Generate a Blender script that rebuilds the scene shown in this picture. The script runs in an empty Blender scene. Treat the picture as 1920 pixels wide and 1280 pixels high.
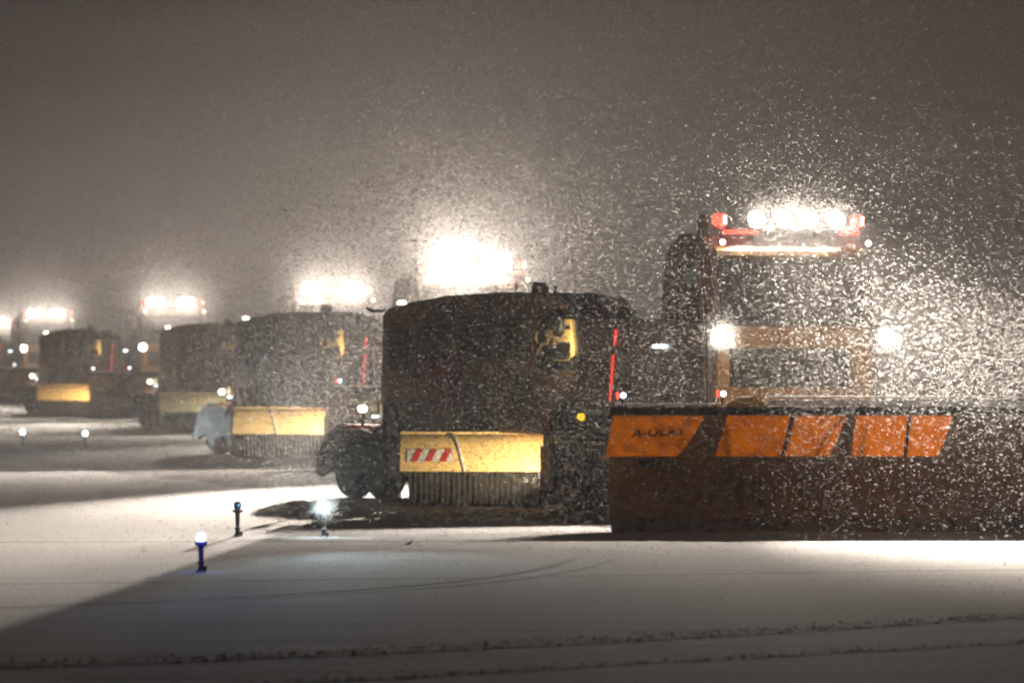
import bpy, bmesh, math, random
import numpy as np
from mathutils import Vector, Matrix
random.seed(7)
R = math.radians
S = bpy.context.scene
C = S.collection

# ------------------------------------------------------------------ camera
cam = bpy.data.cameras.new('camera')
camo = bpy.data.objects.new('camera', cam); C.objects.link(camo)
camo.location = (0, 0, 2.2)
camo.rotation_euler = (R(90.124), 0, 0)
cam.lens = 190; cam.sensor_width = 36
cam.clip_end = 8000
cam.dof.use_dof = True; cam.dof.focus_distance = 67; cam.dof.aperture_fstop = 2.8
S.camera = camo

# ------------------------------------------------------------------ night world (city glow in falling snow)
w = bpy.data.worlds.new('World'); S.world = w; w.use_nodes = True
nt = w.node_tree; bg = nt.nodes['Background']
tc = nt.nodes.new('ShaderNodeTexCoord'); sp = nt.nodes.new('ShaderNodeSeparateXYZ')
cr = nt.nodes.new('ShaderNodeValToRGB')
nt.links.new(tc.outputs['Generated'], sp.inputs[0]); nt.links.new(sp.outputs['Z'], cr.inputs[0])
cr.color_ramp.elements[0].color = (.066, .053, .046, 1); cr.color_ramp.elements[0].position = 0
cr.color_ramp.elements[1].color = (.013, .0105, .0092, 1); cr.color_ramp.elements[1].position = .09
nt.links.new(cr.outputs[0], bg.inputs['Color']); bg.inputs['Strength'].default_value = 1.0

S.view_settings.view_transform = 'Standard'; S.view_settings.look = 'None'
S.view_settings.exposure = 0; S.view_settings.gamma = 1
cy = S.cycles
cy.max_bounces = 6; cy.diffuse_bounces = 2; cy.glossy_bounces = 2; cy.transmission_bounces = 4
cy.volume_bounces = 0; cy.transparent_max_bounces = 8
cy.sample_clamp_indirect = 1.5; cy.sample_clamp_direct = 30
cy.use_denoising = True; cy.denoiser = "OPENIMAGEDENOISE"; cy.denoising_input_passes = "RGB_ALBEDO_NORMAL"
cy.use_adaptive_sampling = False; cy.filter_width = 2.5; cy.transparent_max_bounces = 24

# ------------------------------------------------------------------ materials
def newmat(n):
    m = bpy.data.materials.new(n); m.use_nodes = True
    return m, m.node_tree, m.node_tree.nodes['Principled BSDF']
def paint(n, col, rough=.5, var=.35, scale=3, snow=0.0, metal=0, bump=.15, dirt=(.05, .045, .04)):
    m, t, b = newmat(n)
    N, L = t.nodes.new, t.links.new
    co = N('ShaderNodeTexCoord'); nz = N('ShaderNodeTexNoise'); nz.inputs['Scale'].default_value = scale; nz.inputs['Detail'].default_value = 8
    L(co.outputs['Object'], nz.inputs['Vector'])
    rp = N('ShaderNodeValToRGB'); rp.color_ramp.elements[0].position = .35; rp.color_ramp.elements[1].position = .75
    rp.color_ramp.elements[0].color = (0, 0, 0, 1); rp.color_ramp.elements[1].color = (var, var, var, 1)
    L(nz.outputs['Fac'], rp.inputs[0])
    mx = N('ShaderNodeMixRGB'); mx.inputs[1].default_value = (*col, 1); mx.inputs[2].default_value = (*dirt, 1)
    L(rp.outputs[0], mx.inputs[0])
    out = mx.outputs[0]
    if snow > 0:                                   # wind-packed snow stuck on the paint
        n2 = N('ShaderNodeTexNoise'); n2.inputs['Scale'].default_value = 9; n2.inputs['Detail'].default_value = 6
        L(co.outputs['Object'], n2.inputs['Vector'])
        g = N('ShaderNodeNewGeometry'); s = N('ShaderNodeSeparateXYZ'); L(g.outputs['Normal'], s.inputs[0])
        a = N('ShaderNodeMath'); a.operation = 'MULTIPLY_ADD'; a.inputs[1].default_value = .45; L(s.outputs['Z'], a.inputs[0]); L(n2.outputs['Fac'], a.inputs[2])
        r2 = N('ShaderNodeValToRGB'); r2.color_ramp.elements[0].position = .62; r2.color_ramp.elements[1].position = .8
        r2.color_ramp.elements[1].color = (snow, snow, snow, 1)
        L(a.outputs[0], r2.inputs[0])
        m2 = N('ShaderNodeMixRGB'); L(r2.outputs[0], m2.inputs[0]); L(out, m2.inputs[1]); m2.inputs[2].default_value = (.75, .76, .78, 1)
        out = m2.outputs[0]
    L(out, b.inputs['Base Color'])
    b.inputs['Roughness'].default_value = rough; b.inputs['Metallic'].default_value = metal
    if bump:
        bp = N('ShaderNodeBump'); bp.inputs['Strength'].default_value = bump; bp.inputs['Distance'].default_value = .01
        L(nz.outputs['Fac'], bp.inputs['Height']); L(bp.outputs[0], b.inputs['Normal'])
    return m
def glow(n, col, st):
    m, t, b = newmat(n)
    b.inputs['Base Color'].default_value = (*[min(1, c) for c in col], 1)
    b.inputs['Emission Color'].default_value = (*col, 1); b.inputs['Emission Strength'].default_value = st
    m.cycles.emission_sampling = 'NONE'
    return m
M = {}
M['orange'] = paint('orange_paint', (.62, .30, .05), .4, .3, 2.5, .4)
M['darkorange'] = paint('unlit_dirty_orange', (.32, .16, .085), .6, .8, 2.0, .25)  # same orange paint darkened because it stands unlit, plus dirt
M['red'] = paint('dark_red_paint', (.25, .03, .025), .5, .5, 3, .3)
M['brown'] = paint('housing_paint', (.27, .17, .12), .6, .5, 1.4, .35)
M['olive'] = paint('olive_panel', (.10, .075, .03), .6, .4, 3, .3)
M['cab_unlit'] = paint('unlit_cab_orange', (.12, .07, .042), .45, .4, 3, .3)  # orange cab paint darkened to carry the shade of its unlit side
M['visor'] = paint('visor_paint', (.22, .11, .02), .5, .4, 3)
M['ink'] = paint('worn_lettering', (.13, .06, .025), .6, .5, 12)
M['black'] = paint('black_plastic', (.018, .018, .019), .55, .5, 6, .3)
M['rubber'] = paint('tyre_rubber', (.02, .02, .021), .85, .4, 12, .35)
M['steel'] = paint('grey_steel', (.22, .22, .22), .4, .5, 6, .3, metal=.6)
M['yellow'] = paint('yellow_paint', (.80, .57, .22), .45, .06, 1.2, .0, bump=.03)
M['white'] = paint('white_panel', (.7, .7, .68), .4, .2, 6)
M['stripe_red'] = paint('red_stripe', (.55, .03, .02), .4, .2, 6)
M['glass'] = paint('dark_glass', (.05, .052, .05), .12, .2, 3, .3, bump=.03)
M['pale_reflection'] = paint('window_reflection_tone', (.35, .42, .38), .6, .3, 18)  # pale green tone of the window reflection, reused on the reflector plate
M['snow'] = paint('packed_snow', (.78, .78, .79), .8, .15, 20, bump=.5, dirt=(.5, .5, .5))
M['bristle'] = paint('brush_bristle', (.012, .011, .010), .9, .6, 30, .03)
M['lens'] = glow('lamp_lens', (1, .93, .82), 60)
M['lens_small'] = glow('small_lamp_lens', (1, .86, .62), 14)
M['cool_glow'] = glow('cool_glow_surface', (.75, .9, 1), 9)  # for lamp lenses, and for reflectors whose returned light is emitted
M['redlamp'] = glow('red_lamp', (1, .07, .04), 3.0)
M['redcore'] = glow('red_lamp_core', (1, .35, .28), 6)
M['redstrip'] = glow('red_strip_lamp', (1, .04, .025), 1.3)
M['amber'] = glow('amber_lamp', (1, .62, .02), 1.6)
M['blue'] = glow('blue_lamp', (.30, .40, 1), 4.5)
M['white_cyan'] = glow('white_edge_lamp', (.8, 1, 1), 80)
M['blueglass'] = paint('blue_lamp_glass', (.02, .12, .3), .1, .2, 5, bump=0)
M['fixture'] = paint('fixture_paint', (.03, .025, .03), .6, .4, 20, .2)
M['blue_lit_fix'] = paint('blue_lit_fixture', (.015, .025, .12), .5, .3, 20)  # fixture colour tinted blue to carry the lamp's light on the stem

def translucent_orange():
    m = bpy.data.materials.new('translucent_orange_plastic'); m.use_nodes = True
    t = m.node_tree; t.nodes.clear(); N, L = t.nodes.new, t.links.new
    o = N('ShaderNodeOutputMaterial'); d = N('ShaderNodeBsdfDiffuse'); tr = N('ShaderNodeBsdfTranslucent'); mx = N('ShaderNodeMixShader')
    co = N('ShaderNodeTexCoord'); nz = N('ShaderNodeTexNoise'); nz.inputs['Scale'].default_value = 5; nz.inputs['Detail'].default_value = 8
    L(co.outputs['Object'], nz.inputs['Vector'])
    rp = N('ShaderNodeValToRGB'); rp.color_ramp.elements[0].position = .3; rp.color_ramp.elements[1].position = .7
    rp.color_ramp.elements[0].color = (.34, .16, .025, 1); rp.color_ramp.elements[1].color = (.74, .37, .05, 1)
    L(nz.outputs['Fac'], rp.inputs[0]); L(rp.outputs[0], d.inputs[0]); L(rp.outputs[0], tr.inputs[0])
    mx.inputs[0].default_value = .6; L(d.outputs[0], mx.inputs[1]); L(tr.outputs[0], mx.inputs[2]); L(mx.outputs[0], o.inputs[0])
    return m
M['plastic'] = translucent_orange()
def flake_mat(n, al=.34, op=1.0):
    m = bpy.data.materials.new(n); m.use_nodes = True
    t = m.node_tree; t.nodes.clear(); N, L = t.nodes.new, t.links.new
    o = N('ShaderNodeOutputMaterial'); d = N('ShaderNodeBsdfDiffuse'); tr = N('ShaderNodeBsdfTranslucent'); mx = N('ShaderNodeMixShader')
    d.inputs[0].default_value = (al, al, al, 1); tr.inputs[0].default_value = (al, al, al, 1)   # lacy crystals pass and return part of the light
    mx.inputs[0].default_value = .5; L(d.outputs[0], mx.inputs[1]); L(tr.outputs[0], mx.inputs[2])
    tp = N('ShaderNodeBsdfTransparent'); m2 = N('ShaderNodeMixShader'); m2.inputs[0].default_value = op
    L(tp.outputs[0], m2.inputs[1]); L(mx.outputs[0], m2.inputs[2]); L(m2.outputs[0], o.inputs[0])
    return m
M['flake'] = flake_mat('snow_flake', .36, .36); M['flake_falling'] = flake_mat('falling_snow_flake', .32); M['flake_bright'] = flake_mat('glow_snow_flake', .9)  # the brightest flakes sit round the lamps to build up their glow

# ------------------------------------------------------------------ mesh helpers
class MB:
    """collects shapes, then links them as ONE mesh object"""
    def __init__(s): s.bm = bmesh.new()
    def _add(s, verts, faces):
        vs = [s.bm.verts.new(v) for v in verts]
        for f in faces:
            try: s.bm.faces.new([vs[i] for i in f])
            except ValueError: pass
        return vs
    def box(s, x0, x1, y0, y1, z0, z1):
        v = [(x, y, z) for x in (x0, x1) for y in (y0, y1) for z in (z0, z1)]
        s._add(v, [(0, 1, 3, 2), (4, 6, 7, 5), (0, 4, 5, 1), (2, 3, 7, 6), (0, 2, 6, 4), (1, 5, 7, 3)]); return s
    def bar(s, a, b, r, n=8, r2=None):
        a, b = Vector(a), Vector(b); d = (b - a).normalized(); q = d.to_track_quat('Z', 'Y').to_matrix()
        r2 = r if r2 is None else r2; vs = []
        for p, rr in ((a, r), (b, r2)):
            for i in range(n):
                t = 2 * math.pi * i / n; vs.append(p + q @ Vector((rr * math.cos(t), rr * math.sin(t), 0)))
        f = [(i, (i + 1) % n, n + (i + 1) % n, n + i) for i in range(n)] + [tuple(range(n))[::-1], tuple(range(n, 2 * n))]
        s._add(vs, f); return s
    def path(s, pts, r, n=8):
        for a, b in zip(pts, pts[1:]): s.bar(a, b, r, n)
        return s
    def prism(s, prof, y0, y1):            # (x,z) profile swept along y
        n = len(prof); v = [(x, y0, z) for x, z in prof] + [(x, y1, z) for x, z in prof]
        s._add(v, [(i, (i + 1) % n, n + (i + 1) % n, n + i) for i in range(n)] + [tuple(range(n))[::-1], tuple(range(n, 2 * n))]); return s
    def lathe(s, prof, c, axis='Z', n=24):  # (r,h) profile
        vs = []
        for r, h in prof:
            for i in range(n):
                t = 2 * math.pi * i / n; a, b = r * math.cos(t), r * math.sin(t)
                p = {'Z': (a, b, h), 'Y': (a, h, b), 'X': (h, a, b)}[axis]
                vs.append((p[0] + c[0], p[1] + c[1], p[2] + c[2]))
        k = len(prof); f = []
        for j in range(k - 1):
            for i in range(n): f.append((j * n + i, j * n + (i + 1) % n, (j + 1) * n + (i + 1) % n, (j + 1) * n + i))
        f.append(tuple(range(n))[::-1]); f.append(tuple(range((k - 1) * n, k * n)))
        s._add(vs, f); return s
    def bevel(s, w, seg=2):
        bmesh.ops.recalc_face_normals(s.bm, faces=s.bm.faces)
        e = [e for e in s.bm.edges if len(e.link_faces) == 2 and e.calc_face_angle(0) > .6]
        bmesh.ops.bevel(s.bm, geom=e, offset=w, segments=seg, affect='EDGES', clamp_overlap=True); return s
    def xf(s, m): s.bm.transform(m); return s
    def build(s, name, mat, parent=None, smooth=False, label=None):
        bmesh.ops.recalc_face_normals(s.bm, faces=s.bm.faces)
        me = bpy.data.meshes.new(name); s.bm.to_mesh(me); s.bm.free()
        me.materials.append(mat)
        if smooth:
            for p in me.polygons: p.use_smooth = True
            me.set_sharp_from_angle(angle=R(40))
        o = bpy.data.objects.new(name, me); C.objects.link(o); o.parent = parent
        if label: o['label'] = label
        return o
def grid_surface(fn, nu, nv, th, flip=(0, 1, 0)):
    """thick curved sheet: fn(u,v)->point, thickness along a fixed direction"""
    mb = MB(); d = Vector(flip) * th
    front = [[Vector(fn(i / nu, j / nv)) for j in range(nv + 1)] for i in range(nu + 1)]
    vs = [p for row in front for p in row] + [p + d for row in front for p in row]
    n1 = (nu + 1) * (nv + 1); ix = lambda i, j: i * (nv + 1) + j; f = []
    for i in range(nu):
        for j in range(nv):
            q = (ix(i, j), ix(i + 1, j), ix(i + 1, j + 1), ix(i, j + 1)); f.append(q); f.append(tuple(a + n1 for a in q[::-1]))
    for i in range(nu):
        for j in (0, nv): f.append((ix(i, j), ix(i + 1, j), ix(i + 1, j) + n1, ix(i, j) + n1))
    for j in range(nv):
        for i in (0, nu): f.append((ix(i, j), ix(i, j + 1), ix(i, j + 1) + n1, ix(i, j) + n1))
    mb._add(vs, f); return mb
def tag(o, label=None, cat=None, group=None, kind=None):
    if label: o['label'] = label
    if cat: o['category'] = cat
    if group: o['group'] = group
    if kind: o['kind'] = kind
    return o
def empty(name, loc, rz=0):
    o = bpy.data.objects.new(name, None); C.objects.link(o); o.location = loc; o.rotation_euler = (0, 0, rz); return o
def lamp(kind, loc, P, col, parent=None, aim=None, cone=90, blend=.5, rad=.06):
    l = bpy.data.lights.new('lamp_light', kind); l.energy = P; l.color = col; l.shadow_soft_size = rad
    if kind == 'SPOT': l.spot_size = R(cone); l.spot_blend = blend
    o = bpy.data.objects.new('lamp_light', l); C.objects.link(o); o.location = loc; o.parent = parent
    if aim: o.rotation_euler = Vector(aim).to_track_quat('-Z', 'Y').to_euler()
    return o
def kids(o): return [c for c in o.children]
def copy_tree(o, parent=None):
    c = o.copy(); C.objects.link(c)
    if parent: c.parent = parent
    for ch in kids(o):
        if ch.type != 'LIGHT': copy_tree(ch, c)
    return c
def text_mesh(txt, size, mat, name, parent, mtx):
    cu = bpy.data.curves.new('writing', 'FONT'); cu.body = txt; cu.size = size; cu.extrude = .003; cu.offset = .006; cu.shear = .25; cu.space_character = 1.1
    o = bpy.data.objects.new('writing', cu); C.objects.link(o)
    me = bpy.data.meshes.new_from_object(o.evaluated_get(bpy.context.evaluated_depsgraph_get()))
    bpy.data.objects.remove(o); me.transform(mtx); me.materials.clear(); me.materials.append(mat)
    r = bpy.data.objects.new(name, me); C.objects.link(r); r.parent = parent; return r

# ------------------------------------------------------------------ ground
def ground_mat():
    m, t, b = newmat('snowy_apron'); N, L = t.nodes.new, t.links.new
    def mth(op, a, b_=None, c=None, clamp=False):
        n = N('ShaderNodeMath'); n.operation = op; n.use_clamp = clamp
        for i, v in enumerate((a, b_, c)):
            if v is None: continue
            if isinstance(v, (int, float)): n.inputs[i].default_value = v
            else: L(v, n.inputs[i])
        return n.outputs[0]
    def noise(sc, det=6, stretch=(1, 1, 1)):
        mp = N('ShaderNodeMapping'); mp.inputs['Scale'].default_value = stretch; L(co.outputs['Object'], mp.inputs[0])
        n = N('ShaderNodeTexNoise'); n.inputs['Scale'].default_value = sc; n.inputs['Detail'].default_value = det; L(mp.outputs[0], n.inputs['Vector']); return n.outputs['Fac']
    co = N('ShaderNodeTexCoord'); s = N('ShaderNodeSeparateXYZ'); L(co.outputs['Object'], s.inputs[0]); X, Y = s.outputs[0], s.outputs[1]
    big = noise(.25, 5); fine = noise(9, 8); streak = noise(1.2, 8, (.25, 1.6, 1)); mid = noise(2.5, 8)
    # cleared strip behind the ploughs
    edge = mth('MAXIMUM', mth('MULTIPLY_ADD', X, -3.7, 71.8), 67.0)
    jag = mth('MULTIPLY', mth('SUBTRACT', noise(.6, 6), .5), 3.0)
    dist = mth('ADD', mth('SUBTRACT', Y, edge), jag)
    clr = N('ShaderNodeMapRange'); clr.interpolation_type = 'SMOOTHSTEP'; L(dist, clr.inputs[0])
    clr.inputs[1].default_value = -.4; clr.inputs[2].default_value = 1.6
    # wheel ruts and one painted shade line
    wob = mth('MULTIPLY', mth('SUBTRACT', noise(1.5, 4), .5), .07)
    def band(d, wdt):
        return mth('SUBTRACT', 1.0, mth('MULTIPLY', mth('ABSOLUTE', mth('ADD', d, wob)), 1 / wdt), None, True)
    rutA = band(mth('SUBTRACT', Y, mth('ADD', mth('MULTIPLY_ADD', X, .9, 40.3), mth('MULTIPLY', mth('MULTIPLY', X, X), .045))), .3)
    rutB = band(mth('SUBTRACT', Y, mth('MULTIPLY_ADD', X, .95, 37.3)), .22)
    ex = mth('EXPONENT', mth('MULTIPLY', mth('SUBTRACT', Y, 46.9), -1 / 4.3))
    xc = mth('MULTIPLY_ADD', ex, -5.5, 1.1)
    def bx_(off, wd): return mth('SUBTRACT', 1.0, mth('MULTIPLY', mth('ABSOLUTE', mth('ADD', mth('SUBTRACT', X, xc), off)), 1 / wd), None, True)
    lm = N('ShaderNodeMapRange'); L(Y, lm.inputs[0]); lm.inputs[1].default_value = 59; lm.inputs[2].default_value = 52; lim = lm.outputs[0]
    rutC = mth('MULTIPLY', mth('MAXIMUM', bx_(0, .10), mth('MULTIPLY', bx_(-.42, .08), .7)), lim)
    shade_line = mth('MULTIPLY', band(mth('SUBTRACT', Y, mth('MULTIPLY_ADD', X, .35, 53.2)), .16), .4)  # faint shade by the blue light, painted into the ground colour
    rutE = mth('MULTIPLY', band(mth('SUBTRACT', Y, mth('MULTIPLY_ADD', X, .05, 63.3)), .2), .45)
    rut_shade = mth('MAXIMUM', mth('MAXIMUM', rutA, rutB), mth('MAXIMUM', mth('MAXIMUM', rutC, shade_line), rutE))
    rut_shade = mth('MULTIPLY', rut_shade, mth('MULTIPLY_ADD', mid, 2.2, .6), None, True)
    # thin patches where the pavement shows through
    thin = N('ShaderNodeMapRange'); L(mth('ADD', mth('MULTIPLY', streak, .6), mth('MULTIPLY', fine, .4)), thin.inputs[0])
    thin.inputs[1].default_value = .46; thin.inputs[2].default_value = .66; thin.inputs[4].default_value = .45
    near = N('ShaderNodeMapRange'); L(Y, near.inputs[0]); near.inputs[1].default_value = 52; near.inputs[2].default_value = 36
    thin2 = mth('MULTIPLY', thin.outputs[0], mth('MULTIPLY_ADD', near.outputs[0], .9, .45))
    snowc = N('ShaderNodeMixRGB'); L(thin2, snowc.inputs[0]); snowc.inputs[1].default_value = (.60, .595, .61, 1); snowc.inputs[2].default_value = (.16, .145, .13, 1)
    grit = noise(1, 3, (45, 3.2, 1)); gv = N('ShaderNodeMapRange'); L(grit, gv.inputs[0]); gv.inputs[1].default_value = .3; gv.inputs[2].default_value = .7; gv.inputs[3].default_value = .78; gv.inputs[4].default_value = 1.12
    sg = N('ShaderNodeVectorMath'); sg.operation = 'SCALE'; L(snowc.outputs[0], sg.inputs[0]); L(gv.outputs[0], sg.inputs['Scale'])
    r2 = N('ShaderNodeMixRGB'); L(rut_shade, r2.inputs[0]); L(sg.outputs[0], r2.inputs[1]); r2.inputs[2].default_value = (.03, .027, .023, 1)
    film = N('ShaderNodeMixRGB'); L(mth('MULTIPLY_ADD', streak, 1.6, -.45, True), film.inputs[0]); film.inputs[1].default_value = (.06, .057, .055, 1); film.inputs[2].default_value = (.34, .33, .33, 1)
    fin = N('ShaderNodeMixRGB'); L(clr.outputs[0], fin.inputs[0]); L(r2.outputs[0], fin.inputs[1]); L(film.outputs[0], fin.inputs[2])
    L(fin.outputs[0], b.inputs['Base Color'])
    b.inputs['Roughness'].default_value = .9; b.inputs['Specular IOR Level'].default_value = .1
    bp = N('ShaderNodeBump'); bp.inputs['Strength'].default_value = .35; bp.inputs['Distance'].default_value = .012
    L(mth('SUBTRACT', mth('ADD', mth('MULTIPLY', fine, .6), mid), mth('MULTIPLY', rut_shade, 1.2)), bp.inputs['Height']); L(bp.outputs[0], b.inputs['Normal'])
    return m
g = MB(); g._add([(-1500, -100, 0), (1500, -100, 0), (1500, 2900, 0), (-1500, 2900, 0)], [(0, 1, 2, 3)])
tag(g.build('ground', ground_mat()), 'snow covered airport apron with tyre ruts and a cleared strip', 'ground', kind='structure')

# ------------------------------------------------------------------ truck (local: +x forward, origin under the middle of the cab front)
PHI = R(-66)
ROT = Matrix.Rotation(R(66), 4, 'Z')          # tools swung parallel to the picture: local of a tool frame -> truck frame
def wheel(parent, x, y, r, wdt, name='wheel'):
    sgn = -1 if y < 0 else 1
    t = MB().lathe([(r * .62, -wdt / 2), (r * .93, -wdt / 2), (r, -wdt / 2 + .05), (r, wdt / 2 - .05), (r * .93, wdt / 2), (r * .62, wdt / 2)], (x, y, r), 'Y', 28)
    o = t.build(name, M['rubber'], parent, True)
    rim = MB().lathe([(.09, -wdt / 2 - .07), (.12, -wdt / 2 - .02), (r * .40, -wdt / 2 + .06), (r * .60, -wdt / 2 - .012), (r * .66, -wdt / 2 - .014), (r * .66, -wdt / 2 + .03), (.1, wdt / 2)] if sgn < 0 else
                     [(.1, -wdt / 2), (r * .66, wdt / 2 - .03), (r * .66, wdt / 2 + .014), (r * .6, wdt / 2 + .012), (r * .40, wdt / 2 - .06), (.12, wdt / 2 + .02), (.09, wdt / 2 + .07)], (x, y, r), 'Y', 28)
    for k in range(8):
        a = k * math.pi / 4; rim.bar((x + .17 * math.cos(a), y + sgn * (wdt / 2 - .05), r + .17 * math.sin(a)), (x + .17 * math.cos(a), y + sgn * (wdt / 2 - .01), r + .17 * math.sin(a)), .018, 6)
    rim.build('rim', M['steel'], o, True)
    return o
LAMPS_Y = (-.43, -.01, .36, .77)
def make_truck(lampy=LAMPS_Y, pm='plastic'):
    T = empty('plough_truck', (0, 0, 0))
    prof = [(0, .95), (0, 2.38), (-.03, 2.55), (-.20, 3.45), (-.32, 3.66), (-.55, 3.76), (-1.0, 3.80), (-1.28, 3.74), (-1.46, 3.55), (-1.58, 3.0), (-1.64, 2.4), (-1.64, .95)]
    cab = MB().prism(prof, -1.24, 1.24).bevel(.09, 3).build('cab', M['cab_unlit'], T, True)
    MB().prism([(-.02, 1.24), (.012, 1.24), (.012, 2.40), (-.012, 2.55), (-.04, 2.55)], -1.16, 1.16).bevel(.006, 1).build('front_panel', M['orange'], T)  # front of the same cab, kept in the lit orange
    # windscreen, slightly proud of the raked front
    def ws(u, v):
        z = 2.58 + .88 * v; x = -.03 - .17 * (z - 2.55) / .9 + .03 - .012 * (2 * u - 1) ** 4
        return (x, -1.07 + 2.14 * u, z)
    grid_surface(ws, 16, 6, .02, (-1, 0, 0)).build('windscreen', M['glass'], T, True)
    for y0 in (-.85, -.1, .6): MB().bar((.02, y0 + .45, 2.62), (-.07, y0 + .05, 3.1), .012, 6).build('wiper', M['black'], T)
    MB().prism([(-.19, 3.455), (-.10, 3.48), (-.13, 3.56), (-.22, 3.62)], -1.12, 1.12).bevel(.012, 1).build('sun_visor', M['visor'], T)
    # side doors with window; pale bars stand in for its reflection
    for y in (-1.24, 1.24):
        s = -1 if y < 0 else 1
        d = MB().prism([(-.18, 1.25), (-.18, 2.45), (-.34, 3.42), (-.98, 3.50), (-1.12, 3.40), (-1.12, 1.25)], y, y + s * .014).build('door', M['brown'], T)  # door browned to match the shade painted on the cab side
        MB().prism([(-.27, 2.55), (-.40, 3.32), (-.92, 3.40), (-1.0, 3.32), (-1.0, 2.55)], y + s * .016, y + s * .026).build('window', M['glass'], d)
        MB().box(-1.0, -.86, y + s * .014, y + s * .045, 2.28, 2.32).build('handle', M['black'], d)
        cu = MB()
        for k in range(6): cu.bar((-.40 - .06 * k, y + s * .03, 3.36 - .01 * k), (-.42 - .055 * k, y + s * .03, 3.06 + .05 * (k % 3)), .022, 6)
        cu.build('pale_reflection', M['pale_reflection'], d)
    gr = MB()
    gr.box(.0135, .03, -.98, .80, 1.75, 2.26)
    for k in range(7): gr.box(.03, .05, -.95, .77, 1.79 + k * .066, 1.825 + k * .066)
    gr.build('grille', M['black'], T)
    MB().prism([(-.35, .55), (.12, .55), (.18, .65), (.18, 1.10), (.06, 1.22), (-.35, 1.22)], -1.24, 1.24).bevel(.03).build('bumper', M['orange'], T)
    for y in (-.95, .95):
        h = MB().lathe([(.02, .0), (.11, .02), (.12, .07), (.02, .07)], (.16, y, .9), 'X', 16).build('headlight', M['steel'], T, True)
    # raised plough lamps on brackets
    for y in (-1.235, 1.225):
        br = MB().path([(-.02, y * .93, 2.15), (.15, y, 2.2), (.17, y, 2.33)], .02); br = br.build('lamp_bracket', M['black'], T)
        hl = MB().lathe([(.03, -.12), (.10, -.06), (.125, .02), (.125, .05), (.11, .055)], (.17, y, 2.41), 'X', 20).build('plough_lamp', M['black'], T, True)
        MB().lathe([(.02, .0), (.118, .0), (.118, .012), (.02, .02)], (.225, y, 2.41), 'X', 20).build('lens', M['lens'], hl, True)
    for y in (-1.02, 1.14):
        MB().lathe([(.02, 0), (.035, .0), (.03, .025), (.01, .03)], (-.12, y, 3.66 - .0), 'X', 12).build('marker_lamp', M['lens_small'], T, True)
    # light bar
    lb = MB().path([(-.40, -1.0, 3.84), (-.40, 1.12, 3.84)], .03, 8)
    for y in (-.9, -.2, .5, 1.05): lb.bar((-.46, y, 3.76), (-.40, y, 3.85), .02, 6)
    lb = lb.build('light_bar', M['steel'], T)
    for y in lampy:
        MB().lathe([(.03, -.10), (.09, -.06), (.125, .0), (.125, .04), (.11, .045)], (-.36, y, 3.97), 'X', 20).bar((-.4, y, 3.84), (-.4, y, 3.9), .02, 6).build('flood_lamp', M['black'], lb, True)
        lr = .11 if lampy is LAMPS_Y else .15
        MB().lathe([(.02, .0), (lr, .0), (lr, .012), (.02, .018)], (-.312, y, 3.97), 'X', 20).build('lens', M['lens'], lb, True)
    for y in (-.92, 1.12):
        b = MB().box(-.49, -.33, y - .085, y + .085, 3.875, 4.04).bevel(.03).build('beacon', M['redlamp'], T)
        MB().box(-.329, -.318, y + .015, y + .06, 3.9, 4.02).build('reflector', M['redcore'], b)
    for y0, y1 in ((-.90, -.38), (.82, 1.13)):
        MB().box(-.37, -.33, y0, y1, 3.775, 3.82).bevel(.01, 1).build('red_lamp_strip', M['redlamp'], T)
    MB().lathe([(.07, 3.70), (.07, 3.93), (.085, 3.935), (.085, 3.97), (.05, 3.98), (.05, 4.03), (.02, 4.04)], (-.55, -1.1, 0), 'Z', 16).build('antenna_stub', M['black'], T, True)
    MB().box(-1.72, -1.31, -1.275, -1.262, 2.27, 2.31).build('reflector_strip', M['cool_glow'], T)  # reflector brightness put in as emission
    # chassis and machinery behind the cab
    ch = MB()
    for y in (-.45, .45): ch.box(-5.2, -.1, y - .05, y + .05, .78, 1.04)
    for x in (-1.2, -3.2, -4.4, -5.1): ch.box(x - .06, x + .06, -.40, .40, .8, 1.0)
    ch.box(-3.55, -2.2, -1.2, -.62, .5, 1.1); ch.box(-3.55, -2.2, .62, 1.2, .5, 1.1)
    ch.build('chassis', M['black'], T)
    hp = MB().box(-2.75, -1.75, -1.16, 1.16, 1.12, 2.66).bevel(.04)
    hp = hp.build('hydraulic_cabinet', M['brown'], T)
    MB().lathe([(.09, 1.4), (.09, 2.9), (.07, 2.95), (.07, 3.0)], (-2.0, 1.0, 0), 'Z', 14).build('exhaust_stack', M['steel'], T, True)
    for y in (-1.04, 1.04):
        pts = [(-1.75, 1.0), (-1.7, 1.3), (-1.45, 1.45), (-.75, 1.45), (-.5, 1.3), (-.45, 1.0), (-.5, 1.0), (-.55, 1.27), (-.8, 1.40), (-1.4, 1.40), (-1.65, 1.26), (-1.7, 1.0)]
        MB().prism(pts, y - .22, y + .22).build('mudguard', M['black'], T)
        MB().prism([(x - 3.35, z + .06) for x, z in pts], y - .24, y + .24).build('mudguard', M['black'], T)
    for x, r in ((-1.1, .56), (-4.45, .62)):
        wheel(T, x, -1.06, r, .34); wheel(T, x, 1.06, r, .34)
    MB().lathe([(.02, 0), (.06, .03), (.065, .07), (.04, .1)], (-3.94, -1.30, 1.27), 'Z', 12).build('amber_side_lamp', M['amber'], T, True)
    # push frame
    pf = MB()
    for y in (-.6, .6):
        pf.path([(.1, y, .75), (2.6, y * .7, .55), (4.0, y * .6 - .3, .5)], .07, 8); pf.path([(.15, y, 1.15), (2.2, y * .5 - .2, 1.0)], .05, 8)
    pf.box(-.1, .25, -.8, .8, .5, 1.25)
    pf.build('push_frame', M['black'], T)
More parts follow.
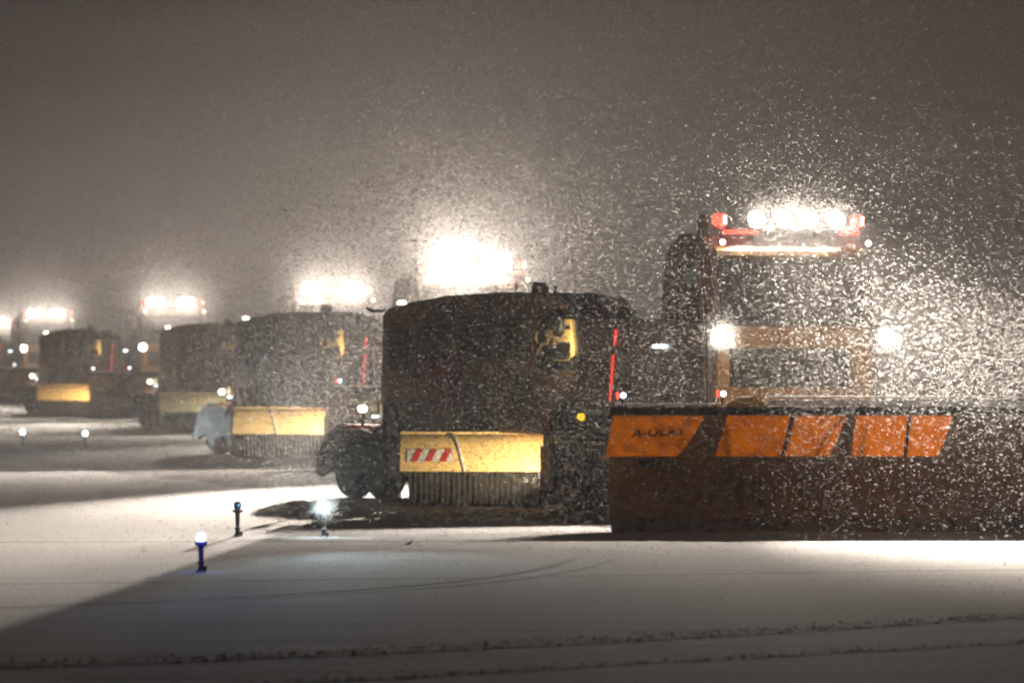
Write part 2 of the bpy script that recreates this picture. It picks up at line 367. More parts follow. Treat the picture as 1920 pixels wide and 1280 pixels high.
    # plough: tool frame x = picture right, y = away, z up ; centre placed then rotated into the truck frame
    P0 = Vector((5.03, -.76, 0)); XF = Matrix.Translation(P0) @ ROT
    W = 3.9
    def prof_y(z): t = max(0, min(1, z / 1.5)); return .42 * math.sin(math.pi * t) * (1 - .25 * t) + .06
    def band(z0, z1, xa0, xb0, xa1, xb1, th=.03, nv=8, off=0):
        def fn(u, v):
            z = z0 + (z1 - z0) * v; a = xa0 + (xa1 - xa0) * v ** .8; b = xb0 + (xb1 - xb0) * v ** .8
            return (a + (b - a) * u, prof_y(z) + off, z)
        return grid_surface(fn, 6, nv, th)
    pl = band(.16, .925, -W, W, -W, W, .04, 12).xf(XF).build('plough_blade', M['darkorange'], T, True)
    band(.0, .17, -W + .02, W - .02, -W + .02, W - .02, .05, 2, -.03).xf(XF).build('rubber_edge', M['rubber'], pl)
    band(1.436, 1.54, -W, W, -W, W, .03, 3).xf(XF).build('deflector', M['rubber'], pl)
    seg = [(-3.92, -3.06, -3.83, -2.72), (-2.60, -1.78, -2.45, -1.67), (-1.74, -1.18, -1.61, -.98), (-.91, -.26, -.86, -.22), (-.22, .16, -.18, .34), (.5, 1.3, .6, 1.45), (1.5, 2.3, 1.62, 2.45), (2.45, 3.4, 2.55, 3.4)]
    for a0, b0, a1, b1 in seg:
        band(.912, 1.445, a0 - .03, b0 + .03, a1 - .03, b1 + .03, .012, 8, .012).xf(XF).build('panel', M[pm] if a0 < .4 else M['darkorange'], pl, True)
    gaps = [(-3.055, -2.605, -2.715, -2.455), (-1.775, -1.745, -1.665, -1.615), (-1.175, -.915, -.975, -.865), (-.255, -.225, -.215, -.185), (.165, .495, .345, .595), (1.305, 1.495, 1.455, 1.615), (2.305, 2.445, 2.455, 2.545), (3.405, 3.9, 3.405, 3.9)]
    for a0, b0, a1, b1 in gaps:
        band(.926, 1.434, a0 - .006, b0 + .006, a1 - .006, b1 + .006, .05, 8, -.004).xf(XF).build('rib_and_shadow', M['darkorange'] if b0 - a0 > .2 else M['black'], pl, True)  # dark dividers, slanted to include the shadows of the ribs
    def curve_rib(x0, x1):
        r = MB(); r.path([(x0 + (x1 - x0) * (k / 8) ** 1.6, prof_y(.93 + .5 * k / 8) + .05, .93 + .5 * k / 8) for k in range(9)], .018, 6); return r
    curve_rib(-1.33, -1.02).xf(XF).build('rib_and_shadow', M['black'], pl)
    rl = MB().bar((-W + .06, .20, 1.575), (-1.9, .22, 1.575), .011, 8).xf(XF).build('snow_rim', M['snow'], pl)
    r2 = MB().box(-1.98, W, .14, .22, 1.545, 1.615).bevel(.015).xf(XF).build('top_rail', M['snow'], pl)
    r3 = MB().bar((-1.95, .26, 1.66), (1.16, .26, 1.655), .014, 8)
    for x in (-1.7, -.6, .5, 1.1): r3.bar((x, .2, 1.6), (x, .26, 1.66), .012, 6)
    r3.xf(XF).build('hand_rail', M['snow'], pl)
    MB().prism([(-2.46, 1.545), (-2.40, 1.62), (-2.30, 1.66), (-2.12, 1.66), (-2.0, 1.61), (-1.99, 1.545)], .10, .24).xf(XF).build('hinge_cover', M['orange'], pl)
    for x, z in ((-3.74, 1.67), (-2.505, 1.69)):
        mk = MB().bar((x, .2, 1.56), (x, .2, z), .012, 6).lathe([(.02, -.035), (.042, -.03), (.042, .02), (.02, .03)], (x, .19, z + .01), 'Y', 12).xf(XF).build('marker_lamp', M['black'], T)
        MB().lathe([(.01, -.02), (.033, -.012), (.01, .0)], (x + .01, .145, z + .01), 'Y', 12).xf(XF).build('lens', M['cool_glow'], mk, True)
        MB().box(x - .075, x - .045, .15, .2, z - .03, z + .05).xf(XF).build('red_lens', M['redlamp'], mk)
    tm = XF @ Matrix.Translation((-3.62, prof_y(1.2) - .014, 1.16)) @ Matrix.Rotation(R(3), 4, 'Y') @ Matrix.Rotation(R(90), 4, 'X')
    text_mesh('A-OLAS', .17, M['ink'], 'lettering', pl, tm @ Matrix.Rotation(R(6), 4, 'Z'))
    text_mesh('MILL', .12, M['black'], 'lettering', pl, XF @ Matrix.Translation((-3.55, prof_y(.83) - .02, .80)) @ Matrix.Rotation(R(90), 4, 'X'))
    for x in (-2.4, -.8, .8, 2.4): MB().prism([(x - .02, .1), (x + .02, .1), (x + .02, 1.5), (x - .02, 1.5)], .50, .56).xf(XF).build('stiffener', M['black'], pl)
    return T

# ------------------------------------------------------------------ towed sweeper, same local frame as its truck
def make_sweeper():
    T = empty('sweeper_trailer', (0, 0, 0))
    top = [(-11.28, 2.78), (-11.1, 2.87), (-10.3, 2.95), (-8.9, 3.04), (-7.0, 3.07), (-5.7, 3.05), (-5.1, 3.02), (-4.6, 2.90)]
    prof = [(-3.05, 1.42), (-3.0, 2.60), (-3.05, 2.66), (-4.2, 2.70), (-4.5, 2.78)] + top[::-1] + [(-11.30, 2.0), (-11.42, 1.10), (-10.9, 1.06), (-5.4, 1.06), (-5.2, 1.42)]
    hs = MB().prism(prof, -1.22, -.58).bevel(.03, 2).build('engine_housing', M['brown'], T, True)
    MB().prism([(-3.05, 1.45), (-3.02, 2.58), (-11.3, 2.60), (-11.38, 1.10), (-5.4, 1.09), (-5.2, 1.45)], -.575, 1.22).bevel(.03, 2).build('rear_deck_housing', M['brown'], T, True)
    # side doors, hinges, louvres on both sides
    for y in (-1.22, 1.22):
        s = -1 if y < 0 else 1
        for x0, x1, z0, z1 in ((-11.1, -9.9, 1.2, 2.7), (-9.85, -8.5, 1.2, 2.85), (-8.45, -7.0, 1.2, 2.9), (-6.95, -5.75, 1.2, 2.88)):
            if y > 0: z1 = 2.5
            d = MB().box(x0, x1, y, y + s * .015, z0, z1).build('side_door', M['brown'], T)
            MB().box(x1 - .12, x1 - .08, y + s * .015, y + s * .045, 1.8, 2.0).build('handle', M['steel'], d)
            lv = MB()
            for k in range(7): lv.box(x0 + .15, x1 - .25, y + s * .015, y + s * .035, z1 - .75 + k * .09, z1 - .71 + k * .09)
            lv.build('louvre', M['black'], d)
    MB().box(-9.4, -8.2, -1.243, -1.237, 1.35, 2.2).build('colour_panel', M['red'], T)
    MB().box(-6.6, -5.7, -1.243, -1.237, 1.12, 1.9).build('colour_panel', M['olive'], T)
    # rail, lamps, posts along the roof
    MB().path([(-11.25, -1.2, 2.84), (-11.5, -1.28, 2.83), (-11.62, -1.33, 2.88)], .022).build('roof_hook', M['black'], T)
    MB().lathe([(.06, 0), (.07, .02), (.05, .045), (.02, .05)], (-10.68, -1.15, 2.93), 'Z', 12).build('roof_lamp', M['lens_small'], T)
    MB().lathe([(.12, 2.95), (.12, 3.14), (.09, 3.17), (.09, 3.2)], (-6.0, -1.0, 0), 'Z', 16).build('exhaust_stack', M['steel'], T, True)
    for x, z in ((-6.6, 3.06), (-5.25, 3.02)): MB().bar((x, -1.1, z - .02), (x, -1.1, z + .13), .014, 6).build('roof_pin', M['black'], T)
    # air intake and silencer above the gooseneck
    ai = MB().box(-4.55, -3.75, -1.15, -.95, 2.70, 2.97).bevel(.02); ai = ai.build('air_intake', M['black'], T)
    a2 = MB()
    for k in range(3): a2.box(-4.5 + k * .28, -4.36 + k * .28, -1.13, -.98, 2.97, 3.0 + .03 * (k % 2))
    a2.build('intake_cap', M['black'], ai)
    MB().lathe([(.02, -.16), (.22, -.15), (.27, -.1), (.27, .1), (.22, .15), (.02, .16)], (-3.55, -.98, 2.70), 'Y', 24).build('silencer', M['red'], T, True)
    MB().box(-3.2, -3.02, -1.15, -.9, 2.66, 2.78).build('junction_box', M['black'], T)
    # open engine bay with yellow bracket, filter, hoses and a small work lamp
    bay = MB().box(-5.55, -4.15, -1.236, -1.224, 1.98, 2.80).build('engine_bay', M['black'], T)
    yb = MB()
    y0, y1 = -1.262, -1.238
    def plate(pts, a=y0, b=y1): yb.prism(pts, a, b)
    plate([(-5.21, 2.53), (-5.21, 2.41), (-4.36, 2.41), (-4.36, 2.53)])
    plate([(-5.21, 2.41), (-5.21, 2.36), (-5.16, 2.36), (-5.16, 2.41)])
    plate([(-4.98, 2.42), (-4.98, 2.34), (-4.93, 2.34), (-4.93, 2.42)], -1.268, -1.244)
    plate([(-4.95, 2.43), (-4.95, 2.355), (-4.40, 2.355), (-4.40, 2.43)], -1.275, -1.25)
    plate([(-4.36, 2.67), (-4.36, 2.14), (-4.20, 2.17), (-4.29, 2.5), (-4.31, 2.67)], -1.28, -1.238)
    plate([(-4.72, 2.67), (-4.72, 2.61), (-4.37, 2.58), (-4.37, 2.67)])
    yb.build('bracket', M['yellow'], bay)
    MB().lathe([(.05, -.05), (.13, -.045), (.155, 0), (.13, .03), (.1, .04)], (-4.68, -1.31, 2.565), 'Y', 14).bar((-5.0, -1.29, 2.66), (-4.7, -1.29, 2.6), .03, 6).build('filter', M['black'], bay)
    for pth, rr in (([(-5.49, -1.26, 2.19), (-5.4, -1.28, 2.26), (-5.3, -1.28, 2.32), (-5.16, -1.26, 2.34)], .022), ([(-5.5, -1.26, 2.34), (-5.55, -1.27, 2.42), (-5.5, -1.26, 2.5)], .02), ([(-4.99, -1.26, 2.10), (-4.52, -1.26, 2.10), (-4.3, -1.26, 2.15)], .011)):
        MB().path(pth, rr).build('hose', M['yellow'], bay)
    # red reflective lamp strips on the front edge
    for (xa, za), (xb, zb) in (((-2.93, 2.52), (-2.98, 2.31)), ((-3.02, 2.18), (-3.12, 1.55))):
        MB().bar((xa, -1.245, za), (xb, -1.245, zb), .024, 8).build('red_lamp_strip', M['redstrip'], T)
    MB().bar((-2.92, -1.235, 2.54), (-3.14, -1.235, 1.30), .012, 6).build('strip_rod', M['steel'], T)
    # chassis
    c = MB()
    for y in (-.5, .5): c.box(-13.4, -3.3, y - .06, y + .06, 1.14 - .2, 1.055)
    for x in (-12.8, -11.4, -9.5, -7.4, -5.6): c.box(x - .06, x + .06, -1.05, 1.05, .86, .936)
    c.build('chassis', M['black'], T)
    # cross-wise rotary brush, parallel to the plough blade
    P0 = Vector((-6.13, 0, 0)); XF = Matrix.Translation(P0) @ ROT
    H = 2.85
    def hood(u, v):
        a = R(8) + R(82) * v                     # quarter drum, front to top
        return (-H + 2 * H * u, .40 - .40 * math.cos(a * .95) - .0, .43 + .62 * math.sin(a))
    hd = grid_surface(hood, 20, 12, .03).xf(XF).build('brush_hood', M['yellow'], T, True)
    MB().prism([(-2.05 + .0, .6)] * 0 or [(-H, 1.045), (H, 1.045), (H, 1.075), (-H, 1.075)], .30, .62).xf(XF).build('hood_lip', M['yellow'], hd)
    def hpt(x, v, off=.012):
        a = R(8) + R(82) * v; return (x, .40 - .40 * math.cos(a * .95) - off, .43 + .62 * math.sin(a))
    def strip(xa, xb, v0, v1, sh, off, th=.006):
        return grid_surface(lambda u, v: hpt(xa + (xb - xa) * u + sh * v, v0 + (v1 - v0) * v, off + .004), 3, 5, th)
    strip(-2.75, -2.09 + 0, .165, .40, 0, .012).xf(XF).build('warning_strip', M['white'], hd)
    for xa in (-2.70, -2.50, -2.29):
        strip(xa, xa + .09, .167, .398, .09, .02).xf(XF).build('red_stripe', M['stripe_red'], hd)
    sm = MB(); sm.path([hpt(-2.13 + .0 + .36 * (1 - (k / 12)) ** 1.0 * .55 - .0, k / 12 * .98, .012) for k in range(13)], .02, 6)
    sm.xf(XF).build('hood_seam', M['white'], hd)
    br = MB(); n = 40
    pr = [(.05, -H + .1)]
    for k in range(141): pr.append((random.uniform(.36, .385) if k % 2 else random.uniform(.39, .405), -H + .12 + k * (2 * H - .24) / 140))
    pr.append((.05, H - .1)); br.lathe(pr, (0, .62, .41), 'X', 26)
    br.xf(XF).build('brush', M['bristle'], T)
    arc = [(.1, .12), (.02, .45), (.08, .75), (.25, 1.0), (.45, 1.12), (.85, 1.12), (1.0, .9), (1.05, .12)]
    for x in (-H - .05, H + .01):
        ep = MB(); ep._add([(x, a, b) for a, b in arc] + [(x + .04, a, b) for a, b in arc], [tuple(range(8))[::-1], tuple(range(8, 16))] + [(i, (i + 1) % 8, 8 + (i + 1) % 8, 8 + i) for i in range(8)])
        ep.xf(XF).build('end_plate', M['black'], T)
    # red guard post by the tractor wheel
    gp = MB().box(-5.33, -5.10, -1.30, -1.12, .28, .90).box(-5.30, -5.16, -1.27, -1.15, .90, 1.40).build('guard_post', M['red'], T)
    MB().box(-5.03, -4.97, -1.33, -1.30, .46, 1.05).build('pale_edge', M['white'], gp)
    # rear axle group, mudguard, blower nozzle, arms
    for x in (-11.55, -12.75):
        wheel(T, x, -1.05, .5, .32); wheel(T, x, 1.05, .5, .32)
    for y in (-1.05, 1.05):
        MB().prism([(-13.55, .55), (-13.5, .75), (-13.2, 1.02), (-12.8, 1.12), (-11.6, 1.12), (-11.1, .95), (-11.14, .90), (-11.6, 1.07), (-12.8, 1.07), (-13.15, .98), (-13.44, .73)], y - .24, y + .24).build('mudguard', M['red'], T)
    MB().prism([(-13.62, .34), (-13.55, .62), (-13.25, .92), (-12.7, 1.05), (-11.75, 1.06), (-11.2, .98), (-10.95, .6), (-10.98, .25), (-11.25, .22), (-11.5, .40), (-12.1, .34), (-12.2, .16), (-12.5, .15), (-12.7, .42), (-13.2, .36), (-13.4, .30)], -1.36, -1.30).bevel(.01, 1).build('side_skirt', M['black'], T)
    MB().prism([(-14.0, .45), (-13.8, .80), (-13.3, .98), (-12.6, 1.0), (-11.9, .8), (-11.9, .25), (-13.5, .22)], -.85, .85).bevel(.04).build('blower_nozzle', M['black'], T)
    arm = MB().path([(-11.5, -1.32, .66), (-11.42, -1.34, .9), (-11.2, -1.34, 1.06), (-11.0, -1.30, 1.12)], .035)
    arm.path([(-10.95, -1.32, .75), (-10.93, -1.32, 1.45)], .035).path([(-10.95, -1.3, 1.40), (-10.6, -1.32, 1.42), (-10.3, -1.30, 1.05), (-10.1, -1.30, .75)], .045)
    arm.build('lift_arm', M['black'], T)
    bk = MB().box(-10.75, -10.45, -1.30, -1.24, .36, .72).box(-10.9, -10.8, -1.30, -1.25, .42, .62).bar((-10.95, -1.28, .82), (-10.6, -1.28, .68), .04, 6)
    bk.build('bracket', M['yellow'], T)
    MB().box(-11.5, -11.28, -1.29, -1.27, 1.27, 1.48).build('reflector_plate', M['pale_reflection'], T)
    MB().box(-11.5, -11.28, -1.293, -1.27, 1.235, 1.262).build('reflector_strip', M['cool_glow'], T)  # light returned by this reflector is painted as a glow
    rp = MB().bar((-11.9, -1.28, 1.0), (-11.9, -1.28, 1.29), .022, 8).lathe([(.03, 1.28), (.05, 1.30), (.03, 1.31)], (-11.9, -1.28, 0), 'Z', 12).build('rear_lamp', M['black'], T)
    MB().lathe([(.02, 1.305), (.055, 1.32), (.07, 1.36), (.055, 1.40), (.02, 1.415)], (-11.9, -1.28, 0), 'Z', 16).build('lens', M['lens_small'], rp, True)
    MB().box(-12.4, -11.95, -1.34, -1.29, .985, 1.03).box(-12.38, -12.2, -1.34, -1.29, 1.03, 1.055).build('tail_lamp', M['redstrip'], T)
    return T

def to_world(root, v): return root.matrix_basis @ Vector(v)
WARM = (1, .865, .73)
def truck_lights(T, k, ls, roof, spill, beam=0, head=0, back=0, pitch=-20, cone=100, yaw=0, bx=(0, -6.5, 14), per=(1, 1, 1, 1), bb=.8, by=None):
    """the lamps that this truck burns: wide floods, long-throw work beams, and added halo spots between lenses"""
    def dr(yw, pt): return (math.cos(R(yw)) * math.cos(R(pt)), math.sin(R(yw)) * math.cos(R(pt)), math.sin(R(pt)))
    for i, y in enumerate(ls):
        if roof: lamp('SPOT', (-.28, y, 3.97), roof * per[i], WARM, T, dr(yaw, pitch), cone, .35, .07)
    for i, y in ((0, (ls[0] + ls[1]) / 2), (2, (ls[2] + ls[3]) / 2)):
        lamp('SPOT', (-.2, y, 4.04), spill * per[i] / 2, WARM, T, (1, math.tan(R(yaw)), .42), 148, .25, .12)  # spots added between lenses to widen the halo
    if beam:
        for y in ((ls[0], ls[3]) if by is None else by):
            lamp('SPOT', (-.24, y, 3.97), beam / 2, WARM, T, dr(bx[0], bx[1]), bx[2], bb, .10)
    if head:
        for y in (-1.235, 1.225):
            lamp('SPOT', (.25, y, 2.41), head, WARM, T, (1, 0, -.12), 130, .6, .06)
    if back:
        for y in (-.95, .95):
            lamp('SPOT', (.25, y, .9), back, (1, .86, .66), T, (1, .12, .06), 110, .4, .06)
TOOL = Matrix.Translation((-6.13, 0, 0)) @ ROT
def sweeper_lights(T, col=(1, .74, .42), e=120, rear=12, bay=5):
    a = TOOL @ Vector((-.72, -1.15, .42)); b = TOOL @ Vector((-1.65, .1, 1.02))
    lamp('SPOT', a, e, col, T, b - a, 84, .5, .05)
    if rear: lamp('POINT', (-11.9, -1.36, 1.36), rear, (1, .75, .45), T, rad=.05)
    if bay: lamp('SPOT', (-4.15, -1.60, 2.35), bay, (1, .8, .5), T, (-.5, .33, .02), 120, .5, .03)

LAMPS_FAR = (-.74, -.40, .36, .70)
# unit positions (cab front): x, distance
UN = [(3.75, 71.4, 0), (-.70, 107, -2.2), (-4.85, 149, -1.0), (-11.75, 188, -.8), (-20.4, 238, 1.0), (-28.9, 302, 0)]
TL = ['nearest orange snow plough truck, cab fully in view behind its wide blade',
      'snow plough truck whose roof lamps blaze just above the nearest sweeper housing',
      'snow plough truck mostly hidden, lamp pairs above the second sweeper from the right',
      'snow plough truck with lamps over the left third, next to the short third sweeper',
      'snow plough truck far left, behind the leftmost visible sweeper with the warm hood',
      'farthest snow plough truck, lamps cut by the left edge of the photo']
SL = ['nearest dark jet sweeper trailer with yellow brush hood and red white stripes',
      'second sweeper trailer in the row, pale lit hood, half hidden by nearest one',
      'third sweeper trailer in the row, its hood lit cool white',
      'leftmost clearly visible sweeper trailer, small warm lit hood',
      'faint sweeper trailer at the left edge, trailing the second farthest plough truck']
tr0 = make_truck(LAMPS_Y); sw0 = make_sweeper(); tr1 = None
for i, (x, d, a) in enumerate(UN):
    if i == 0: t = tr0
    elif i == 1:
        t = make_truck(LAMPS_FAR, 'orange'); tr1 = t
    else: t = copy_tree(tr1)
    t.location = (x, d, 0); t.rotation_euler = (0, 0, PHI + R(a))
    tag(t, TL[i], 'truck', 'snow plough trucks driving in a staggered row')
    if i < 5:
        s = sw0 if i == 0 else copy_tree(sw0)
        if i:
            for h_ in [c_ for c_ in s.children if c_.name.startswith('brush_hood')]:      # only the first hood wears the striped board
                for c_ in list(h_.children):
                    if c_.name.startswith(('warning_strip', 'red_stripe')): bpy.data.objects.remove(c_)
        s.location = (x, d, 0); s.rotation_euler = (0, 0, PHI + R(a))
        tag(s, SL[i], 'sweeper trailer', 'sweeper trailers towed by the plough trucks')
    if i == 0: truck_lights(t, 0, LAMPS_Y, roof=2400, spill=2300, beam=80000, head=650, back=950, pitch=-22, cone=96, yaw=-28, bx=(-8, -21, 38), bb=1)
    elif i == 1: truck_lights(t, 1, LAMPS_FAR, roof=1500, spill=40000, beam=520000, bx=(-28, -7.2, 14), per=(1.5, 1.5, .5, .5), yaw=-15, by=(.36, .36), bb=1)
    elif i == 2: truck_lights(t, 2, LAMPS_FAR, roof=2000, spill=40000, beam=150000, bx=(-25, -6, 16), yaw=-15)
    elif i == 3: truck_lights(t, 3, LAMPS_FAR, roof=3000, spill=40000, beam=450000, bx=(-28, -7.5, 12), yaw=-15)
    else: truck_lights(t, i, LAMPS_FAR, roof=3000, spill=40000, beam=380000, bx=(-25, -6, 12), yaw=-15)
    if i < 4: sweeper_lights(s, [(1, .80, .52), (1, .85, .62), (.75, .9, 1), (1, .72, .4)][i], [420, 420, 110, 300][i], 12 if i == 0 else 30, 22)

# ------------------------------------------------------------------ airfield lights
def edge_light(name, x, y, h, lampm, body, label, glowc=None, P=0, grp='low airfield lights on stems'):
    T = empty(name, (x, y, 0))
    MB().lathe([(.06, 0), (.055, .01), (.034, .02), (.03, .05)], (0, 0, 0), 'Z', 20).box(.02, .06, -.02, .02, .015, .06).build('base_plate', M['fixture'], T, True)
    MB().lathe([(.026, .05), (.024, .075), (.034, .085), (.034, .105), (.022, .115), (.028, .2), (.031, h - .14), (.036, h - .13)], (0, 0, 0), 'Z', 20).build('stem', body, T, True)
    cl = MB().lathe([(.034, h - .135), (.046, h - .13), (.046, h - .105), (.036, h - .095)], (0, 0, 0), 'Z', 20)
    for k in (-1, 1): cl.box(k * .052 - .009, k * .052 + .009, -.011, .011, h - .132, h - .098)
    cl.build('collar', body, T, True)
    MB().lathe([(.036, h - .094), (.046, h - .065), (.045, h - .03), (.03, h - .008), (.01, h + .002)], (0, 0, 0), 'Z', 20).build('lamp_globe', lampm, T, True)
    if P:
        lamp('POINT', (0, -.10, h - .04), P * .03, glowc, T, rad=.02)
        lamp('SPOT', (0, -.09, h - .03), P * 6, glowc, T, (.1, -.58, .8), 118, .08, .02)
        lamp('SPOT', (.0, .09, h - .03), P * .3, glowc, T, (0, .5, .85), 118, .1, .02)
        lamp('SPOT', (0, -.12, h - .02), P * .07, glowc, T, (0, .35, -1), 60, .5, .02)
    tag(T, label, 'airfield light', grp); return T
edge_light('taxiway_light', -3.13, 54.4, .40, M['blue'], M['blue_lit_fix'], 'lit blue airfield light, front one of the two stems left of centre', (.15, .25, 1), 30)
u = edge_light('taxiway_light', -3.30, 65.0, .42, M['blueglass'], M['fixture'], 'unlit airfield light with dark blue glass on the bright snow')
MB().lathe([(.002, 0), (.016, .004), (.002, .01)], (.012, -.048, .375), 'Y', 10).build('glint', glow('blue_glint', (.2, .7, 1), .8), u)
edge_light('taxiway_light', -2.25, 64.6, .40, M['white_cyan'], M['fixture'], 'dazzling cool white airfield light in front of the nearest sweeper wheels', (.75, .95, 1), 420)
edge_light('taxiway_light', -11.5, 127, .40, M['white_cyan'], M['fixture'], 'distant white airfield light, left one of two far specks', (.75, .95, 1), 90)
edge_light('taxiway_light', -9.87, 125, .40, M['white_cyan'], M['fixture'], 'distant white airfield light, right one of two far specks', (.75, .95, 1), 60)
# wind-blown scrap lying on the snow
b = MB(); b.prism([(-.05, 0), (-.02, .012), (.03, .03), (.06, .075), (.045, .02), (.02, 0)], -.02, .02)
o = b.build('scrap', M['black']); o.location = (-1.2, 62.2, .0); tag(o, 'small dark scrap sticking out of the snow right of the white light', 'scrap')

# ------------------------------------------------------------------ snow clods thrown up beside the ruts
def lump_mesh(name, pts, sizes, mat, label, cat):
    base = np.array([(1, 0, 0), (-1, 0, 0), (0, 1, 0), (0, -1, 0), (0, 0, 1), (0, 0, -.4)], float)
    fc = np.array([(0, 2, 4), (2, 1, 4), (1, 3, 4), (3, 0, 4), (2, 0, 5), (1, 2, 5), (3, 1, 5), (0, 3, 5)])
    n = len(pts); rng = np.random.default_rng(3)
    v = (base[None] * sizes[:, None, :] * rng.uniform(.6, 1.3, (n, 6, 1)) + pts[:, None, :]).reshape(-1, 3)
    f = (fc[None] + (np.arange(n) * 6)[:, None, None]).reshape(-1, 3)
    return np_mesh(name, v, f, mat, label, cat)
def np_mesh(name, v, f, mat, label, cat):
    me = bpy.data.meshes.new(name); me.vertices.add(len(v)); me.vertices.foreach_set('co', v.astype(np.float32).ravel())
    me.loops.add(f.size); me.loops.foreach_set('vertex_index', f.astype(np.int32).ravel())
    me.polygons.add(len(f)); me.polygons.foreach_set('loop_start', np.arange(len(f), dtype=np.int32) * f.shape[1])
    me.update(calc_edges=True); me.materials.append(mat)
    o = bpy.data.objects.new(name, me); C.objects.link(o); tag(o, label, cat, kind='stuff'); return o
rng = np.random.default_rng(11)
n = 1500
X = rng.uniform(-5, 6, n); k = rng.integers(0, 3, n)
Y = np.where(k == 0, 40.3 + .9 * X + .045 * X * X, np.where(k == 1, 37.3 + .95 * X, 40.3 + .9 * X + .045 * X * X + .5)) + np.abs(rng.normal(0, .35, n))
sz = np.stack([rng.uniform(.006, .028, n), rng.uniform(.01, .03, n), rng.uniform(.003, .012, n)], 1)
lump_mesh('snow_clods', np.stack([X, Y, np.zeros(n)], 1), sz, paint('dirty_snow', (.05, .045, .04), .9, .4, 9), 'small dirty snow clods along the wheel ruts', 'snow clods')

# ------------------------------------------------------------------ falling and blown snow
def flakes(name, P, size, asp, label, cat, seed=1, mat='flake'):
    rng = np.random.default_rng(seed); n = len(P)
    tet = np.array([(1, 0, 0), (-1, 0, 0), (0, 1, .3), (0, -1, -.3), (0, -.3, 1), (0, .3, -1)], float)   # thin crossed ice plates
    fc = np.array([(0, 2, 1, 3), (0, 4, 1, 5)])
    L = size * asp; sc = np.stack([L, size, size], 1) * .5
    v = tet[None] * sc[:, None, :]
    th = rng.normal(R(-5), R(12), n); ps = rng.uniform(-.6, .6, n)          # mostly along the wind, some tilt
    c_, s_ = np.cos(th), np.sin(th); x, y, z = v[..., 0], v[..., 1], v[..., 2]
    x2 = x * c_[:, None] - z * s_[:, None]; z2 = x * s_[:, None] + z * c_[:, None]
    c2, s2 = np.cos(ps), np.sin(ps); x3 = x2 * c2[:, None] - y * s2[:, None]; y3 = x2 * s2[:, None] + y * c2[:, None]
    v = (np.stack([x3, y3, z2], -1) + P[:, None, :]).reshape(-1, 3)
    f = (fc[None] + (np.arange(n) * 6)[:, None, None]).reshape(-1, 4)
    return np_mesh(name, v, f, M[mat], label, cat)
rng = np.random.default_rng(5)
def frustum(n, d0, d1, pw, zmax=12):
    uu = rng.uniform(0, 1, n); D = (d0 ** pw + uu * (d1 ** pw - d0 ** pw)) ** (1 / pw)
    X = rng.uniform(-.115, .115, n) * D; hi = np.minimum(2.2 + .072 * D, zmax); Z = rng.uniform(0, 1, n) * hi
    return np.stack([X, D, Z], 1)
n = 420000
P = frustum(n, 42, 150, 2.6)
flakes('falling_snow', P, rng.uniform(.003, .0085, n), rng.uniform(2.0, 4.0, n), 'dense wind driven snowflakes filling the night air', 'snowfall', 1, 'flake_falling')
# spray off the plough: in front of the first truck and to its right
def cloud(n, f, box):
    out = []; tot = 0
    while tot < n:
        q = rng.uniform(0, 1, (n * 2, 3)); q = np.array(box[0]) + q * (np.array(box[1]) - np.array(box[0]))
        w_ = f(q[:, 0], q[:, 1], q[:, 2]); q = q[rng.uniform(0, 1, len(q)) < w_]; out.append(q); tot += len(q)
    return np.concatenate(out)[:n]
def sprayw(x, y, z):
    a = np.clip((x - 1.0) / 6, .12, 1) * np.exp(-np.maximum(z - 1.5, 0) / 1.6)
    return a * np.clip((x - .5) / 1.5, .25, 1) * np.clip(.25 + (z - .8) * .5, .22, 1)
Pa = cloud(80000, sprayw, ((.5, 61, 0), (10.5, 71, 5.0)))
def wake(x, y, z):
    line = 75 - 3.7 * (x - 1)                       # along the row of units, on the side the camera sees
    return np.exp(-np.abs(y - line + 1) / 7) * np.exp(-np.maximum(z - .8, 0) / 1.7)
Pb = cloud(170000, wake, ((-13, 62, 0), (4, 125, 5)))
Pc = []                                              # snow round the roof lamps, thickened to imitate their glare
for k, (x, d, a) in enumerate(UN):
    m = 5000 if k == 0 else 52000
    q = rng.normal(0, 1, (m, 3)); q /= np.linalg.norm(q, axis=1)[:, None]
    q *= (rng.gamma(1.6, .85 if k == 0 else 1.5, m))[:, None]; q[:, 0] *= 1.25; q[:, 2] *= .9
    q += np.array([x - .1, d - 1.2, 4.1]); Pc.append(q[(q[:, 2] > .1) & (q[:, 2] < 12.5)])
def glow_puff(x, y, z, m, sc, sh=1.2, rmin=.13):  # tight cluster of flakes added to spread a lamp's bloom
    q = rng.normal(0, 1, (m, 3)); q /= np.linalg.norm(q, axis=1)[:, None]; q *= (rmin + rng.gamma(sh, sc, m))[:, None]
    q += np.array([x, y, z]); Pc.append(q[q[:, 2] > .05])
for k, (x, d, a) in enumerate(UN):
    for yy in (LAMPS_Y if k == 0 else (-.57, .53)):
        lx, ly = x + .9135 * yy - .05, d + .4067 * yy - (.12 if k == 0 else .35)
        glow_puff(lx, ly, 4.0, 1400 if k == 0 else (3500 if k == 1 and yy > 0 else 24000), .09 if k == 0 else (.16 if k == 1 and yy > 0 else .50))
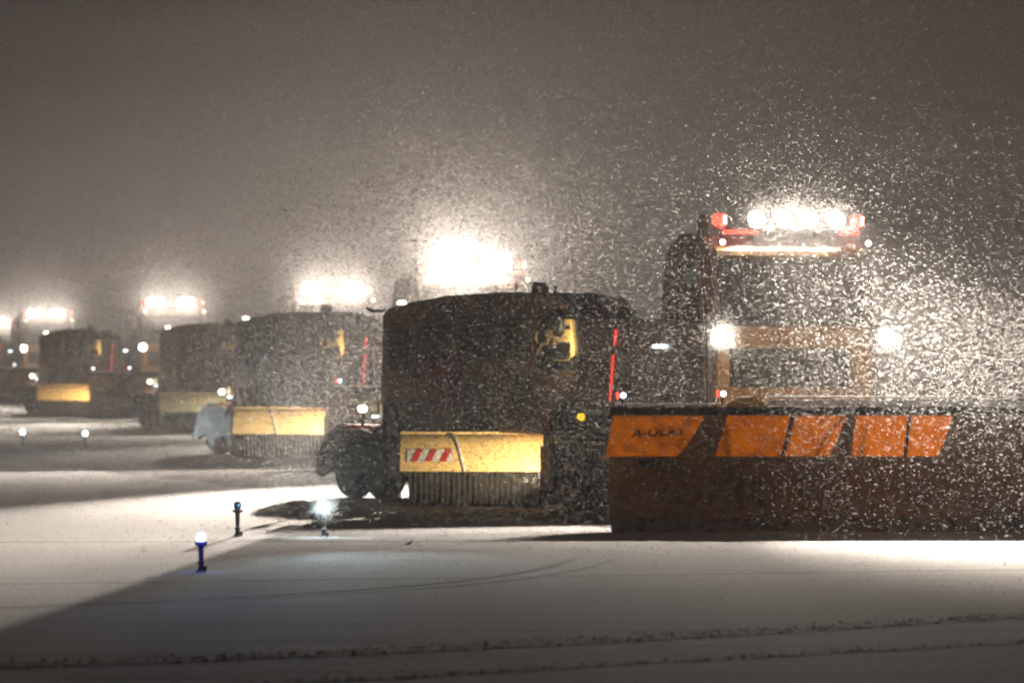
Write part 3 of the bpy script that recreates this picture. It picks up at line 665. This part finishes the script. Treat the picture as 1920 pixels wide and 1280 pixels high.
for yy in (-1.235, 1.225): glow_puff(3.75 + .4067 * .3 + .9135 * yy, 71.4 - .9135 * .3 + .4067 * yy - .1, 2.41, 2600, .10)
glow_puff(-2.25, 64.47, .37, 2600, .05, 1.2, .07)
def right_spray(x, y, z): return np.clip((3.9 - .33 * (x - 3.5) - z) / .5, 0, 1) * np.clip((x - 2.2) / 3.0, .15, 1) * np.clip((z - .9) / .8, .35, 1)
Pd = cloud(27000, right_spray, ((2.2, 63, .1), (10.5, 71.2, 4.2)))
Pe = cloud(130000, lambda x, y, z: np.exp(-np.maximum(z - 1.6, 0) / 1.5), ((-3.2, 66, .1), (2.2, 77, 4.6)))
Pf = cloud(60000, lambda x, y, z: np.exp(-np.maximum(z - 2.2, 0) / 1.3), ((-16, 90, .1), (-2.2, 140, 5.5)))
Pg = np.concatenate(Pc); n = len(Pg)
flakes('lamp_glow_snow', Pg, rng.uniform(.003, .008, n), rng.uniform(1.8, 3.5, n), 'snow around the burning lamps, thickened and brightened to imitate their glow', 'lamp glow snow', 3, 'flake_bright')
Ps = np.concatenate([Pa, Pb, Pd, Pe, Pf]); n = len(Ps)
flakes('blown_snow', Ps, rng.gamma(3.0, .0016, n) + .0018, rng.uniform(2.2, 4.6, n), 'snow spray whirled up around the plough trucks and sweepers', 'snow spray', 2)

# ------------------------------------------------------------------ snow-laden air
hz = MB().box(-1550, 1550, -150, 2950, -1, 13.5)
mh = bpy.data.materials.new('snowy_air'); mh.use_nodes = True; t = mh.node_tree; t.nodes.clear()
o_ = t.nodes.new('ShaderNodeOutputMaterial'); pv = t.nodes.new('ShaderNodeVolumePrincipled')
pv.inputs['Color'].default_value = (.94, .88, .86, 1); pv.inputs['Density'].default_value = .0009; pv.inputs['Anisotropy'].default_value = 0
for k_ in ('Density Attribute', 'Temperature Attribute', 'Color Attribute'):
    if k_ in pv.inputs: pv.inputs[k_].default_value = ''
t.links.new(pv.outputs[0], o_.inputs['Volume'])
mh.cycles.homogeneous_volume = True
tag(hz.build('haze', mh), 'pale snowy air over the whole apron', 'haze', kind='stuff')
